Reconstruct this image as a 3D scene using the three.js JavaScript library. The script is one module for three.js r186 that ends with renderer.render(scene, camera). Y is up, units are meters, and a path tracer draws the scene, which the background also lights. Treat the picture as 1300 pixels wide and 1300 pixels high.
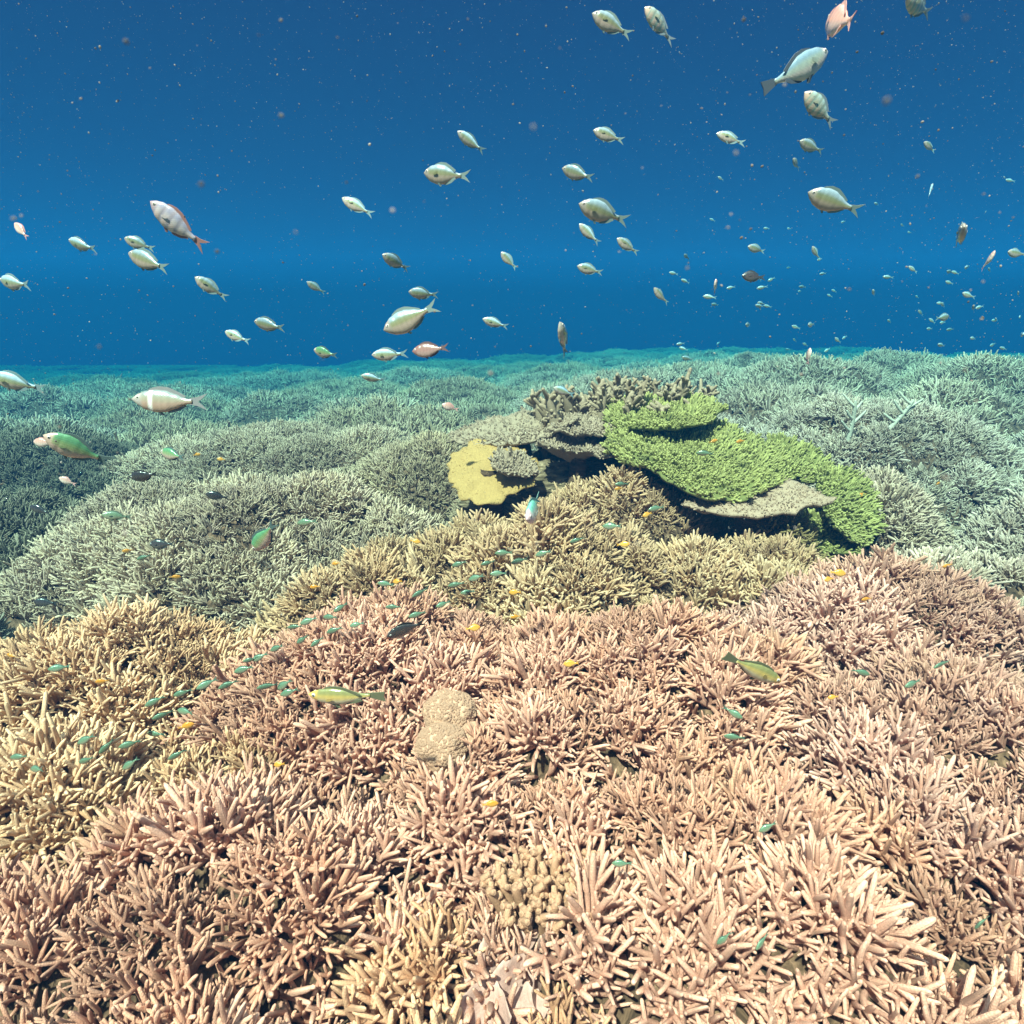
import * as THREE from 'three';
import { mergeGeometries } from 'three/addons/utils/BufferGeometryUtils.js';
import { ImprovedNoise } from 'three/addons/math/ImprovedNoise.js';

// ---------------------------------------------------------------- camera, water light, sun, exposure
const scene = new THREE.Scene();
const FOV = 80, PITCH = 17.9, EYE = new THREE.Vector3(0, 1.0, 0);
const camera = new THREE.PerspectiveCamera(FOV, 1, 0.02, 200);
camera.position.copy(EYE);
camera.rotation.set(-PITCH * Math.PI / 180, 0, 0);
camera.focus = 1.5; camera.userData.fStop = 25; // small lens opening: only specks close to the housing go soft
camera.updateMatrixWorld();

// the water seen from below the surface: deep blue sideways, paler towards the surface overhead
{
  const W = 64, H = 128, d = new Float32Array(W * H * 4);
  const stops = [[-90, .002, .019, .050], [0, .002, .019, .050], [12, .003, .015, .047], [26, .004, .013, .044], [42, .07, .09, .11], [60, .60, .64, .62], [90, 1.0, 1.0, .92]];
  for (let j = 0; j < H; j++) {
    const e = (j + .5) / H * 180 - 90;
    let k = 0; while (k < stops.length - 2 && e > stops[k + 1][0]) k++;
    const a = stops[k], b = stops[k + 1], t0 = Math.min(1, Math.max(0, (e - a[0]) / (b[0] - a[0]))), t = t0 * t0 * (3 - 2 * t0);
    for (let i = 0; i < W; i++) { const o = (j * W + i) * 4; for (let c = 0; c < 3; c++) d[o + c] = a[c + 1] + (b[c + 1] - a[c + 1]) * t; d[o + 3] = 1; }
  }
  const sky = new THREE.DataTexture(d, W, H, THREE.RGBAFormat, THREE.FloatType);
  sky.mapping = THREE.EquirectangularReflectionMapping; sky.magFilter = THREE.LinearFilter; sky.needsUpdate = true;
  scene.background = sky; scene.environment = sky;
}
const sun = new THREE.DirectionalLight(new THREE.Color().setRGB(1, .83, .64), 5);
sun.position.set(-2.4, 8.5, 3.0); sun.target.position.set(0, 0, -1.5);
sun.castShadow = true; sun.shadow.radius = 3; sun.shadow.mapSize.set(4096, 4096);
Object.assign(sun.shadow.camera, { left: -8, right: 8, top: 8, bottom: -8, near: .1, far: 40 });
scene.add(sun, sun.target);
scene.fog = new THREE.FogExp2(new THREE.Color().setRGB(.045, .34, .95), .0235);
const renderer = new THREE.WebGLRenderer({ antialias: true });
renderer.toneMapping = THREE.LinearToneMapping;
renderer.toneMappingExposure = 3.0;
renderer.shadowMap.enabled = true;

// ---------------------------------------------------------------- helpers
function rng(a) { return () => { a |= 0; a = a + 0x6D2B79F5 | 0; let t = Math.imul(a ^ a >>> 15, 1 | a); t = t + Math.imul(t ^ t >>> 7, 61 | t) ^ t; return ((t ^ t >>> 14) >>> 0) / 4294967296; }; }
const N3 = new ImprovedNoise();
const noise = (x, y, z = 0) => N3.noise(x, y, z);
const V = (x, y, z) => new THREE.Vector3(x, y, z);
const UP = V(0, 1, 0);
const C = (r, g, b) => new THREE.Color().setRGB(r, g, b);
const FPX = 650 / Math.tan(FOV / 2 * Math.PI / 180);
function ray(px, py) { return V((px - 650) / FPX, -(py - 650) / FPX, -1).applyQuaternion(camera.quaternion).normalize(); }
function onLevel(px, py, y) { const d = ray(px, py); return EYE.clone().addScaledVector(d, (y - EYE.y) / d.y); }
const taken = {};
function numbered(n) { const k = taken[n] = (taken[n] ?? -1) + 1; return k ? `${n}_${String(k).padStart(3, '0')}` : n; }
function thing(name, label, category, pos, group) {
  const o = new THREE.Group(); o.name = numbered(name); o.userData = { label, category }; if (group) o.userData.group = group;
  if (pos) o.position.copy(pos); scene.add(o); return o;
}
function shade(m) { m.castShadow = m.receiveShadow = true; return m; }
function part(name, geo, mat, parent) { const m = shade(new THREE.Mesh(geo, mat)); m.name = name; parent.add(m); return m; }
class MB { // growing buffer of vertices
  constructor() { this.p = []; this.c = []; this.u = []; this.i = []; }
  v(p, c, u, w) { this.p.push(p.x, p.y, p.z); this.c.push(c[0], c[1], c[2]); this.u.push(u, w); return this.p.length / 3 - 1; }
  f(a, b, c) { this.i.push(a, b, c); }
  done() {
    const g = new THREE.BufferGeometry();
    g.setAttribute('position', new THREE.Float32BufferAttribute(this.p, 3));
    g.setAttribute('color', new THREE.Float32BufferAttribute(this.c, 3));
    g.setAttribute('uv', new THREE.Float32BufferAttribute(this.u, 2));
    g.setIndex(this.i); g.computeVertexNormals(); return g;
  }
}
const WHITE = [1, 1, 1];
// a tapered, bent, round-tipped twig: pts from bezier p0 -> p1 -> p2
function twig(b, p0, p1, p2, r0, r1, seg, rad, tip, body = WHITE, wob = 0, rnd = null) {
  const q = V(), t = V(), n = V(), m = V(); let prev = null, L = p0.distanceTo(p1) + p1.distanceTo(p2);
  const ts = []; for (let k = 0; k <= seg; k++) ts.push(k / seg * .9);
  ts.push(.97);
  const ref = Math.abs(p2.clone().sub(p0).normalize().y) > .8 ? V(1, 0, 0) : UP;
  ts.forEach((s, k) => {
    const a = (1 - s) * (1 - s), bb = 2 * s * (1 - s), cc = s * s;
    q.set(0, 0, 0).addScaledVector(p0, a).addScaledVector(p1, bb).addScaledVector(p2, cc);
    t.copy(p1).sub(p0).multiplyScalar(1 - s).addScaledVector(m.copy(p2).sub(p1), s).normalize();
    n.crossVectors(t, ref).normalize(); m.crossVectors(n, t);
    let r = r0 + (r1 - r0) * s; if (s > .95) r *= .72; if (wob && k) r *= 1 + (rnd() - .5) * wob;
    const col = s > .85 ? tip : body, ring = [];
    for (let j = 0; j < rad; j++) {
      const A = j / rad * Math.PI * 2;
      ring.push(b.v(q.clone().addScaledVector(n, Math.cos(A) * r).addScaledVector(m, Math.sin(A) * r), col, A / 6.283 * .03, s * L));
    }
    if (prev) for (let j = 0; j < rad; j++) { const j2 = (j + 1) % rad; b.f(prev[j], ring[j2], prev[j2]); b.f(prev[j], ring[j], ring[j2]); }
    prev = ring;
  });
  const e = b.v(p2.clone(), tip, 0, L);
  for (let j = 0; j < rad; j++) b.f(prev[j], e, prev[(j + 1) % rad]);
}
// one clump of staghorn: several branches from one foot, some forked
function clump(seed, o) {
  const R = rng(seed), b = new MB(), tip = o.tip ?? [1.6, 1.72, 1.75];
  const n = o.n;
  for (let k = 0; k < n; k++) {
    const az = (k + R() * .8) / n * 6.283, tilt = k === 0 ? R() * .2 : (o.spread ?? .75) * (.35 + .65 * R());
    const L = o.len * (.6 + .5 * R()), d = V(Math.sin(tilt) * Math.cos(az), Math.cos(tilt), Math.sin(tilt) * Math.sin(az));
    const foot = V(d.x * o.foot * R(), -o.len * .12, d.z * o.foot * R());
    const end = foot.clone().addScaledVector(d, L).addScaledVector(V(R() - .5, R() * .5, R() - .5), L * .4);
    const mid = foot.clone().addScaledVector(d, L * .5).addScaledVector(V(R() - .5, R() - .7, R() - .5), L * .36);
    const r = o.r * (.8 + .4 * R());
    twig(b, foot, mid, end, r, r * .62, o.seg, o.rad, tip, WHITE, o.wob, R);
    const forks = o.fork ? (R() < o.fork ? 1 : 0) + (R() < o.fork * .6 ? 1 : 0) : 0;
    for (let f = 0; f < forks; f++) {
      const s = .3 + .4 * R(), q = foot.clone().multiplyScalar((1 - s) * (1 - s)).addScaledVector(mid, 2 * s * (1 - s)).addScaledVector(end, s * s);
      const a2 = R() * 6.283, side = V(Math.cos(a2), .15 + .5 * R(), Math.sin(a2)), d2 = d.clone().multiplyScalar(.75).add(side).normalize();
      const L2 = L * (.3 + .3 * R()), e2 = q.clone().addScaledVector(d2, L2).addScaledVector(d, L2 * .15);
      twig(b, q, q.clone().addScaledVector(d2, L2 * .5), e2, r * .78, r * .5, Math.max(1, o.seg - 1), o.rad, tip, WHITE, o.wob, R);
    }
  }
  return b.done();
}
const range = (n, f) => Array.from({ length: n }, (_, k) => f(k));
const CL = {
  near: range(10, k => clump(100 + k, { n: 5, len: .045, r: .0032, foot: .014, fork: 1.6, seg: 3, rad: 6, spread: 1.05, wob: .22 })),
  mid: range(8, k => clump(200 + k, { n: 7, len: .046, r: .0038, foot: .014, fork: .45, seg: 2, rad: 5, spread: .8, tip: [1.5, 1.6, 1.65] })),
  fine: range(8, k => clump(300 + k, { n: 8, len: .042, r: .0036, foot: .018, fork: .2, seg: 2, rad: 4, spread: .6, tip: [1.45, 1.5, 1.45] })),
  far: range(6, k => clump(400 + k, { n: 11, len: .055, r: .0056, foot: .045, fork: 0, seg: 1, rad: 4, spread: .95, tip: [1.45, 1.5, 1.45] })),
};

// ---------------------------------------------------------------- textures and materials
function dataTex(w, fn, srgb) {
  const d = new Uint8Array(w * w * 4);
  for (let j = 0; j < w; j++) for (let i = 0; i < w; i++) { const c = fn(i / w, j / w), o = (j * w + i) * 4; d[o] = c[0]; d[o + 1] = c[1]; d[o + 2] = c[2]; d[o + 3] = 255; }
  const t = new THREE.DataTexture(d, w, w); t.wrapS = t.wrapT = THREE.RepeatWrapping; t.magFilter = THREE.LinearFilter; if (srgb) t.colorSpace = THREE.SRGBColorSpace; t.needsUpdate = true; return t;
}
// tileable dots, for the little cups that cover every branch
const cupTex = (() => {
  const R = rng(5), pts = []; for (let j = 0; j < 14; j++) for (let i = 0; i < 14; i++) pts.push([(i + .2 + .6 * R()) / 14, (j + .2 + .6 * R()) / 14]);
  const t = dataTex(192, (u, v) => { let m = 9; for (const p of pts) { let a = Math.abs(u - p[0]), b = Math.abs(v - p[1]); a = Math.min(a, 1 - a); b = Math.min(b, 1 - b); m = Math.min(m, a * a + b * b); } const h = Math.max(0, 1 - Math.sqrt(m) * 22); const k = 255 * h; return [k, k, k]; });
  t.repeat.set(1 / .03, 1 / .03); return t;
})();
const mottle = (() => { // tileable pale mottling of living tissue
  const t = dataTex(256, (u, v) => {
    const a = u * 6.283, b = v * 6.283, n = noise(Math.cos(a) * 2 + 3, Math.sin(a) * 2, Math.cos(b) * 2 + Math.sin(b) * 2.7) * .5 + noise(Math.cos(a) * 7, Math.sin(a) * 7 + Math.cos(b) * 7, Math.sin(b) * 7) * .5;
    const k = 226 + 42 * n; return [k + 2, k, k - 5];
  }, true);
  t.repeat.set(1 / .06, 1 / .06); return t;
})();
function coralMat(c, o = {}) { return new THREE.MeshStandardMaterial({ color: c, vertexColors: true, roughness: .82, map: mottle, bumpMap: cupTex, bumpScale: .0005, side: THREE.DoubleSide, ...o }); }
const tint = (c, k, s) => C(c[0] * k * (1 + s), c[1] * k, c[2] * k * (1 - s));
const matSets = new Map();
function mats(c) { const key = c.join(); if (!matSets.has(key)) matSets.set(key, [[.82, .03], [.93, .05], [1.02, -.02], [1.14, -.03]].map(([k, s]) => coralMat(tint(c, k, s)))); return matSets.get(key); }

const rockTex = dataTex(512, (u, v) => {
  const a = u * 6.283, b = v * 6.283, X = Math.cos(a), Y = Math.sin(a), Z = Math.cos(b), W = Math.sin(b); let n = 0, s = 1;
  for (let k = 0; k < 5; k++) { const f = 2.1 * 2 ** k; n += noise(X * f + 7 * k, Y * f + Z * f, W * f) * s; s *= .62; }
  const q = 150 + 95 * n; return [q + 8, q, q - 16];
}, true);
const rockBump = rockTex.clone(); rockBump.colorSpace = THREE.NoColorSpace; rockBump.needsUpdate = true; rockBump.repeat.set(4, 4); rockTex.repeat.set(4, 4);
const deadMat = new THREE.MeshStandardMaterial({ color: C(.25, .16, .115), roughness: .95, map: rockTex, bumpMap: rockBump, bumpScale: .01, side: THREE.DoubleSide });
const seabedMat = new THREE.MeshStandardMaterial({ color: C(.46, .37, .28), roughness: .95, map: rockTex, bumpMap: rockBump, bumpScale: .012 });

// ---------------------------------------------------------------- the seabed
// the reef falls away slowly into deeper water, more on the left
function drop(x, z) { const d = Math.hypot(x, z), t = Math.min(1, Math.max(0, (x / Math.max(1, d) + .35) / .7)); return Math.max(0, d - 4) * (.062 - .028 * t); }
function bedY(x, z) { const d = Math.hypot(x, z); return -drop(x, z) + .06 + .09 * noise(x * .5 + 3, z * .5) + .03 * noise(x * 2, z * 2, 4) + .10 * Math.max(0, Math.min(1, (d - 3) / 6)); }
{
  const b = new MB(), ring = [];
  const rs = []; for (let r = .12; r < 30; r *= 1.045) rs.push(r);
  const A = 220, c = b.v(V(0, bedY(0, 0), 0), WHITE, 0, 0);
  rs.forEach((r, k) => { ring.push(range(A, j => { const t = j / A * 6.283, x = Math.cos(t) * r, z = Math.sin(t) * r; return b.v(V(x, bedY(x, z), z), WHITE, x, z); })); });
  for (let j = 0; j < A; j++) { const j2 = (j + 1) % A; b.f(c, ring[0][j2], ring[0][j]); for (let k = 1; k < rs.length; k++) { b.f(ring[k - 1][j], ring[k][j2], ring[k][j]); b.f(ring[k - 1][j], ring[k - 1][j2], ring[k][j2]); } }
  const m = part('seabed', b.done(), seabedMat, scene); m.userData = { kind: 'structure', label: 'rubble seabed showing in gaps between the corals', category: 'seabed' };
}

// the body of sea water over the reef: it swallows red light with distance
{
  const water = new THREE.MeshPhysicalMaterial({ color: 0xffffff, roughness: 0, transmission: 1, thickness: 4, ior: 1, attenuationColor: C(.85, .967, .968), attenuationDistance: 1, transparent: true, opacity: 0, side: THREE.DoubleSide });
  const m = new THREE.Mesh(new THREE.BoxGeometry(60, 4.4, 36), water); m.name = 'sea_water'; m.position.set(0, -.2, -12); m.userData = { kind: 'structure', label: 'clear blue sea water over the reef', category: 'water' }; scene.add(m);
}

// ---------------------------------------------------------------- coral colonies
const colonies = [];
function colony(cx, cz, rx, rz, yc, h, o) { colonies.push({ cx, cz, rx, rz, yc, h, turn: 0, lump: .15, amp: .055, seed: colonies.length * 17 + 11, cell: new Map(), ...o }); }
let bushNow = .5; // which bush the last lookup fell on
function lumps(c, x, z) { // domes of the single bushes that make up a thicket
  if (!c.amp) return 0;
  const B = c.lump, gx = Math.floor(x / B), gz = Math.floor(z / B); let best = 0;
  for (let i = -1; i <= 1; i++) for (let j = -1; j <= 1; j++) {
    const key = (gx + i) * 1000 + gz + j; let p = c.cell.get(key);
    if (!p) { const R = rng(key * 31 + c.seed); p = [(gx + i + .15 + .7 * R()) * B, (gz + j + .15 + .7 * R()) * B, .75 + .5 * R(), R()]; c.cell.set(key, p); }
    const q = ((x - p[0]) ** 2 + (z - p[1]) ** 2) / (B * .72) ** 2; const d = q < 1 ? Math.sqrt(1 - q) * p[2] : 0; if (d > best) { best = d; bushNow = p[3]; }
  }
  return best * c.amp - c.amp * .8;
}
function rr(c, x, z) { const dx = x - c.cx, dz = z - c.cz, a = Math.cos(c.turn), b = Math.sin(c.turn); return Math.hypot((dx * a + dz * b) / c.rx, (dz * a - dx * b) / c.rz) * (1 + .12 * noise(dx * 3 + c.seed, dz * 3)); }
function surf(c, x, z) { const r = rr(c, x, z); if (r > 1.12) return -1; return c.yc - c.h * Math.pow(r, 2.2) + lumps(c, x, z) + .03 * noise(x * 4, z * 4, c.seed) + (c.roll ?? (c.lod === 'near' ? .02 : .06)) * noise(x * 1.9 + 5, z * 1.9, c.seed); }
function normalAt(c, x, z, e = .012) { return V(surf(c, x - e, z) - surf(c, x + e, z), 2 * e, surf(c, x, z - e) - surf(c, x, z + e)).normalize(); }

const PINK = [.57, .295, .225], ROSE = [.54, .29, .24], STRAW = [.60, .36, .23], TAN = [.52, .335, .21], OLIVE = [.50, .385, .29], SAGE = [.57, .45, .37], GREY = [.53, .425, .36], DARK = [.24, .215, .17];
const NEAR = 'near', MID = 'mid', FINE = 'fine', FAR = 'far';
// the thickets at the photographer's feet
colony(.30, -.60, .42, .36, .385, .13, { lod: NEAR, col: PINK, label: 'pink tan staghorn thicket with pale tips beside the lavender plate coral' });
colony(.80, -.80, .44, .40, .40, .14, { lod: NEAR, col: ROSE, label: 'rosy brown staghorn thicket of long tangled branches beside the pink tan one' });
colony(.24, -1.04, .46, .33, .415, .18, { lod: NEAR, col: PINK, label: 'broad domed pink staghorn thicket just behind the knobbly coral head' });
colony(.92, -1.32, .48, .34, .39, .18, { lod: NEAR, col: ROSE, label: 'pink grey staghorn thicket behind the yellow green wrasse that swims down' });
colony(-.40, -.55, .40, .32, .37, .14, { lod: NEAR, col: PINK, label: 'peach coloured staghorn thicket with long upright branches in a fan' });
colony(-.02, -.46, .24, .26, .325, .12, { lod: NEAR, col: [.57, .305, .195], label: 'low peach straw coloured staghorn patch between two pink thickets' });
colony(-.26, -1.08, .38, .34, .405, .17, { lod: NEAR, col: PINK, label: 'brown pink staghorn dome under the school of small green fish' });
colony(-.84, -1.12, .36, .30, .39, .2, { lod: NEAR, col: STRAW, label: 'domed straw yellow staghorn bush in front of the grey green mound' });
colony(-.80, -.76, .38, .30, .345, .14, { lod: NEAR, col: STRAW, label: 'yellowish staghorn thicket with slanting branches under a line of green fish' });
colony(-.46, -.84, .28, .24, .315, .12, { lod: NEAR, col: STRAW, label: 'sunken straw coloured staghorn patch between the yellow bush and the pink thicket' });
colony(.02, -.78, .28, .26, .36, .12, { lod: NEAR, col: PINK, label: 'small pink staghorn patch at the foot of the knobbly coral head' });
// middle distance
colony(.05, -1.70, .60, .40, .435, .26, { lod: MID, parts: 1, col: TAN, label: 'wide tan staghorn thicket in front of the yellow plate coral' });
colony(.66, -1.66, .44, .33, .37, .24, { lod: MID, parts: 1, col: TAN, lump: .2, amp: .07, label: 'tan staghorn thicket of separate bushes below the green table coral' });
colony(-.42, -1.46, .32, .26, .37, .24, { lod: MID, parts: 1, col: TAN, label: 'light brown staghorn shoulder sloping down to the dark hollow' });
colony(1.28, -1.66, .40, .30, .34, .22, { lod: MID, col: SAGE, label: 'pale grey staghorn mound with fine branches behind the rosy thicket' });
colony(1.34, -2.2, .34, .30, .42, .26, { lod: FINE, col: GREY, label: 'smooth grey coral dome next to the drooping green table coral' });
colony(1.95, -2.0, .42, .36, .38, .26, { lod: MID, col: GREY, label: 'grey staghorn mound at the reef edge beyond the smooth grey dome' });
colony(.86, -1.87, .18, .12, .36, .15, { lod: MID, col: [.30, .22, .10], label: 'small dark brown staghorn bush under the grey shelf' });
colony(-1.05, -2.2, .85, .60, .41, .28, { lod: FINE, col: SAGE, lump: .26, amp: .06, roll: .1, label: 'big grey green staghorn mound beyond the dark hollow' });
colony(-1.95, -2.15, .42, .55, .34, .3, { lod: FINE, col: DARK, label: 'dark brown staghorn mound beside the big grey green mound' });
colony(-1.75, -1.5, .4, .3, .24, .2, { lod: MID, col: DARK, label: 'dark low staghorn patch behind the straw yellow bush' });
colony(-1.25, -3.35, 1.1, .60, .42, .28, { lod: FINE, col: SAGE, lump: .3, amp: .06, label: 'long low grey staghorn bank behind the big grey green mound' });
colony(-.45, -2.85, .52, .5, .42, .3, { lod: FINE, col: OLIVE, lump: .25, amp: .05, label: 'olive grey staghorn mound beside the yellow plate coral, touching the grey bank' });
colony(.1, -2.5, .4, .35, .40, .25, { lod: FINE, col: OLIVE, label: 'olive staghorn patch between the yellow plate and the broad dead table coral' });
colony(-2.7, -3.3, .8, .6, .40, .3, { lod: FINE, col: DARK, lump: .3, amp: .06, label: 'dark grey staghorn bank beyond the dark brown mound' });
colony(1.95, -3.25, .85, .62, .56, .4, { lod: MID, col: GREY, lump: .2, amp: .08, label: 'loose grey staghorn thicket with dead white branches' });
colony(1.0, -3.5, .5, .5, .50, .35, { lod: MID, col: GREY, lump: .2, amp: .07, label: 'grey staghorn thicket right behind the green table coral' });
colony(3.2, -3.2, .7, .6, .46, .35, { lod: MID, col: GREY, lump: .2, amp: .07, label: 'grey staghorn thicket at the reef edge behind the dead branches' });
colony(2.6, -2.5, .5, .4, .40, .3, { lod: MID, col: GREY, label: 'grey staghorn patch in front of the loose grey thicket' });
colony(.36, -2.06, .44, .24, .45, .2, { lod: MID, col: TAN, label: 'tan staghorn ridge right under the front rim of the green table' });
colony(.5, -2.75, .5, .4, .34, .26, { lod: MID, col: TAN, label: 'tan staghorn mound growing behind and below the table corals' });
// the reef beyond, mound after mound into the blue
{
  const R = rng(77);
  for (let z = -4.3; z > -25; z -= .75 - z * .06) {
    const step = .95 - z * .085, W = -z * 1.05 + 1.5;
    for (let x = -W; x < W; x += step) {
      const X = x + (R() - .5) * step * .6, Z = z + (R() - .5) * .5, rise = .26 + .26 * R() + (X > 0 ? .25 * Math.min(1, X / 2) : 0) * (Z > -8 ? 1 : .4) - drop(X, Z);
      const k = R();
      colony(X, Z, step * (.62 + .25 * R()), (.5 - Z * .03) * (.9 + .4 * R()), rise, .34 + .1 * R(), {
        lod: FAR, col: X > 1 ? (k < .5 ? GREY : SAGE) : k < .3 ? OLIVE : k < .6 ? GREY : SAGE, lump: .4, amp: .07, turn: R() - .5, far: 1,
        label: X > 1 ? 'far grey staghorn mound fading into the blue beyond the dead branches' : 'far sage staghorn mound fading into the blue beyond the grey banks', group: X > 1 ? 'far coral mounds beyond the dead branches' : 'far coral mounds beyond the grey banks',
      });
    }
  }
}
const FRUST = (p, m = .12) => { const q = p.clone().project(camera); return Math.abs(q.x) < 1 + m && Math.abs(q.y) < 1 + m && q.z < 1; };
function reefY(x, z) { let y = bedY(x, z); for (const c of colonies) if (Math.abs(x - c.cx) < c.rx * 1.3 + .1 && Math.abs(z - c.cz) < c.rz * 1.3 + .1) y = Math.max(y, surf(c, x, z)); return y; }
const keepOut = []; // [x, z, r]: spots taken by other corals
keepOut.push([-.10, -.82, .045], [-.10, -.76, .045], [.01, -.45, .034], [.035, -.555, .055]);
function buildColony(c) {
  const R = rng(c.seed + 5), spacing = { near: .0215, mid: .0235, fine: .0235, far: .065 }[c.lod] * (c.space ?? 1), variants = CL[c.lod];
  const near = colonies.filter(d => d !== c && Math.abs(d.cx - c.cx) < (d.rx + c.rx) * 1.2 && Math.abs(d.cz - c.cz) < (d.rz + c.rz) * 1.2);
  const y0 = bedY(c.cx, c.cz), g = thing('staghorn_coral', c.label, 'coral', V(c.cx, y0, c.cz), c.group);
  const ext = Math.max(c.rx, c.rz) * 1.12, list = [];
  for (let x = c.cx - ext; x < c.cx + ext; x += spacing) for (let z = c.cz - ext; z < c.cz + ext; z += spacing) {
    const X = x + (R() - .5) * spacing * .9, Z = z + (R() - .5) * spacing * .9, r1 = R(), r2 = R(), r3 = R(), r4 = R(), r5 = R(), r6 = R();
    bushNow = .5; const y = surf(c, X, Z), bush = bushNow; if (y < bedY(X, Z) - .02) continue;
    if (near.some(d => surf(d, X, Z) > y + .004)) continue;
    if (keepOut.some(k => Math.hypot(X - k[0], Z - k[1]) < k[2])) continue;
    const n = normalAt(c, X, Z, c.far ? .05 : .012), p = V(X, y, Z);
    if (!FRUST(p.clone().addScaledVector(n, .05), c.far ? .05 : .16)) continue;
    const lift = { near: .028, mid: .03, fine: .03, far: .04 }[c.lod];
    p.addScaledVector(n, -lift);
    const dir = n.clone().multiplyScalar(.85).add(V((r1 - .5) * 1.25, .25 + (r2 - .5) * .4, (r3 - .5) * 1.25)).normalize();
    const q = new THREE.Quaternion().setFromUnitVectors(UP, dir).multiply(new THREE.Quaternion().setFromAxisAngle(UP, r4 * 6.283));
    list.push({ p: p.sub(g.position), q, s: (c.size ?? 1) * (.78 + .44 * bush) * (.66 + .6 * r5 + (r6 * 37 % 1 < .12 ? .35 : 0)), k: Math.floor(r6 * variants.length), t: Math.min(.999, bush * .65 + r1 * .35) });
  }
  // the dead, overgrown foot of the colony
  const b = new MB(), n = c.far ? 18 : 34, id = [];
  for (let j = 0; j <= n; j++) for (let i = 0; i < n; i++) {
    const a = i / n * 6.283, r = j / n * 1.1, X0 = Math.cos(a) * r * c.rx, Z0 = Math.sin(a) * r * c.rz, X = c.cx + X0 * Math.cos(c.turn) - Z0 * Math.sin(c.turn), Z = c.cz + X0 * Math.sin(c.turn) + Z0 * Math.cos(c.turn);
    let y = Math.max(surf(c, X, Z), c.yc - c.h * Math.pow(Math.max(r, .01), 2.2) - c.amp) - (c.lod === 'near' ? .042 : c.lod === 'far' ? .045 : .04); if (j === n) y = Math.min(y, bedY(X, Z) - .03);
    id.push(b.v(V(X, y, Z).sub(g.position), WHITE, X, Z));
  }
  for (let j = 0; j < n; j++) for (let i = 0; i < n; i++) { const i2 = (i + 1) % n, A = id[j * n + i], B = id[j * n + i2], D = id[(j + 1) * n + i], E = id[(j + 1) * n + i2]; if (j) b.f(A, B, D); b.f(B, E, D); }
  part('dead_base', b.done(), deadMat, g);
  // branches: the largest in view singly, the rest together
  let rest = list;
  if (c.lod === 'near' || c.parts) {
    const most = c.parts ? 150 : 290;
    list.sort((u, v) => u.p.clone().add(g.position).distanceTo(EYE) - v.p.clone().add(g.position).distanceTo(EYE));
    rest = list.slice(most);
    const ms = mats(c.col);
    list.slice(0, most).forEach((e, k) => { const m = part('branch', variants[e.k], ms[Math.floor(e.t * 4)], g); m.position.copy(e.p); m.quaternion.copy(e.q); m.scale.setScalar(e.s); });
  }
  const M = new THREE.Matrix4(), base = mats(c.col)[0], S = V();
  variants.forEach((geo, k) => {
    const mine = rest.filter(e => e.k === k); if (!mine.length) return;
    const im = shade(new THREE.InstancedMesh(geo, base, mine.length)); im.name = 'branch_thicket'; im.userData.kind = 'stuff';
    mine.forEach((e, i) => { M.compose(e.p, e.q, S.setScalar(e.s)); im.setMatrixAt(i, M); const v = .86 + .32 * e.t; im.setColorAt(i, C(v, v * (.97 + .05 * ((e.t * 7) % 1)), v * (.94 + .1 * ((e.t * 13) % 1)))); });
    g.add(im);
  });
  return list.length;
}
let total = 0; for (const c of colonies) total += buildColony(c);
console.log('colonies', colonies.length, 'clumps', total);
// ---------------------------------------------------------------- plates, columns, heads
const liveGreen = coralMat(C(.255, .25, .085)), greenPlate = coralMat(C(.17, .18, .05)), yellowMat = coralMat(C(.46, .29, .105)), greyMat = coralMat(C(.37, .28, .205)), greyPale = coralMat(C(.42, .30, .22)), columnMat = coralMat(C(.33, .245, .17));
const NUB = {
  green: range(5, k => clump(500 + k, { n: 3, len: .024, r: .0048, foot: .006, fork: 0, seg: 1, rad: 5, spread: .55, tip: [1.75, 1.75, 1.9] })),
  grey: range(5, k => clump(520 + k, { n: 4, len: .018, r: .0048, foot: .008, fork: 0, seg: 1, rad: 5, spread: .9, tip: [1.25, 1.25, 1.3] })),
  yellow: range(3, k => clump(540 + k, { n: 3, len: .008, r: .0026, foot: .004, fork: 0, seg: 1, rad: 4, spread: .6, tip: [1.15, 1.15, 1.3] })),
};
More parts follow.
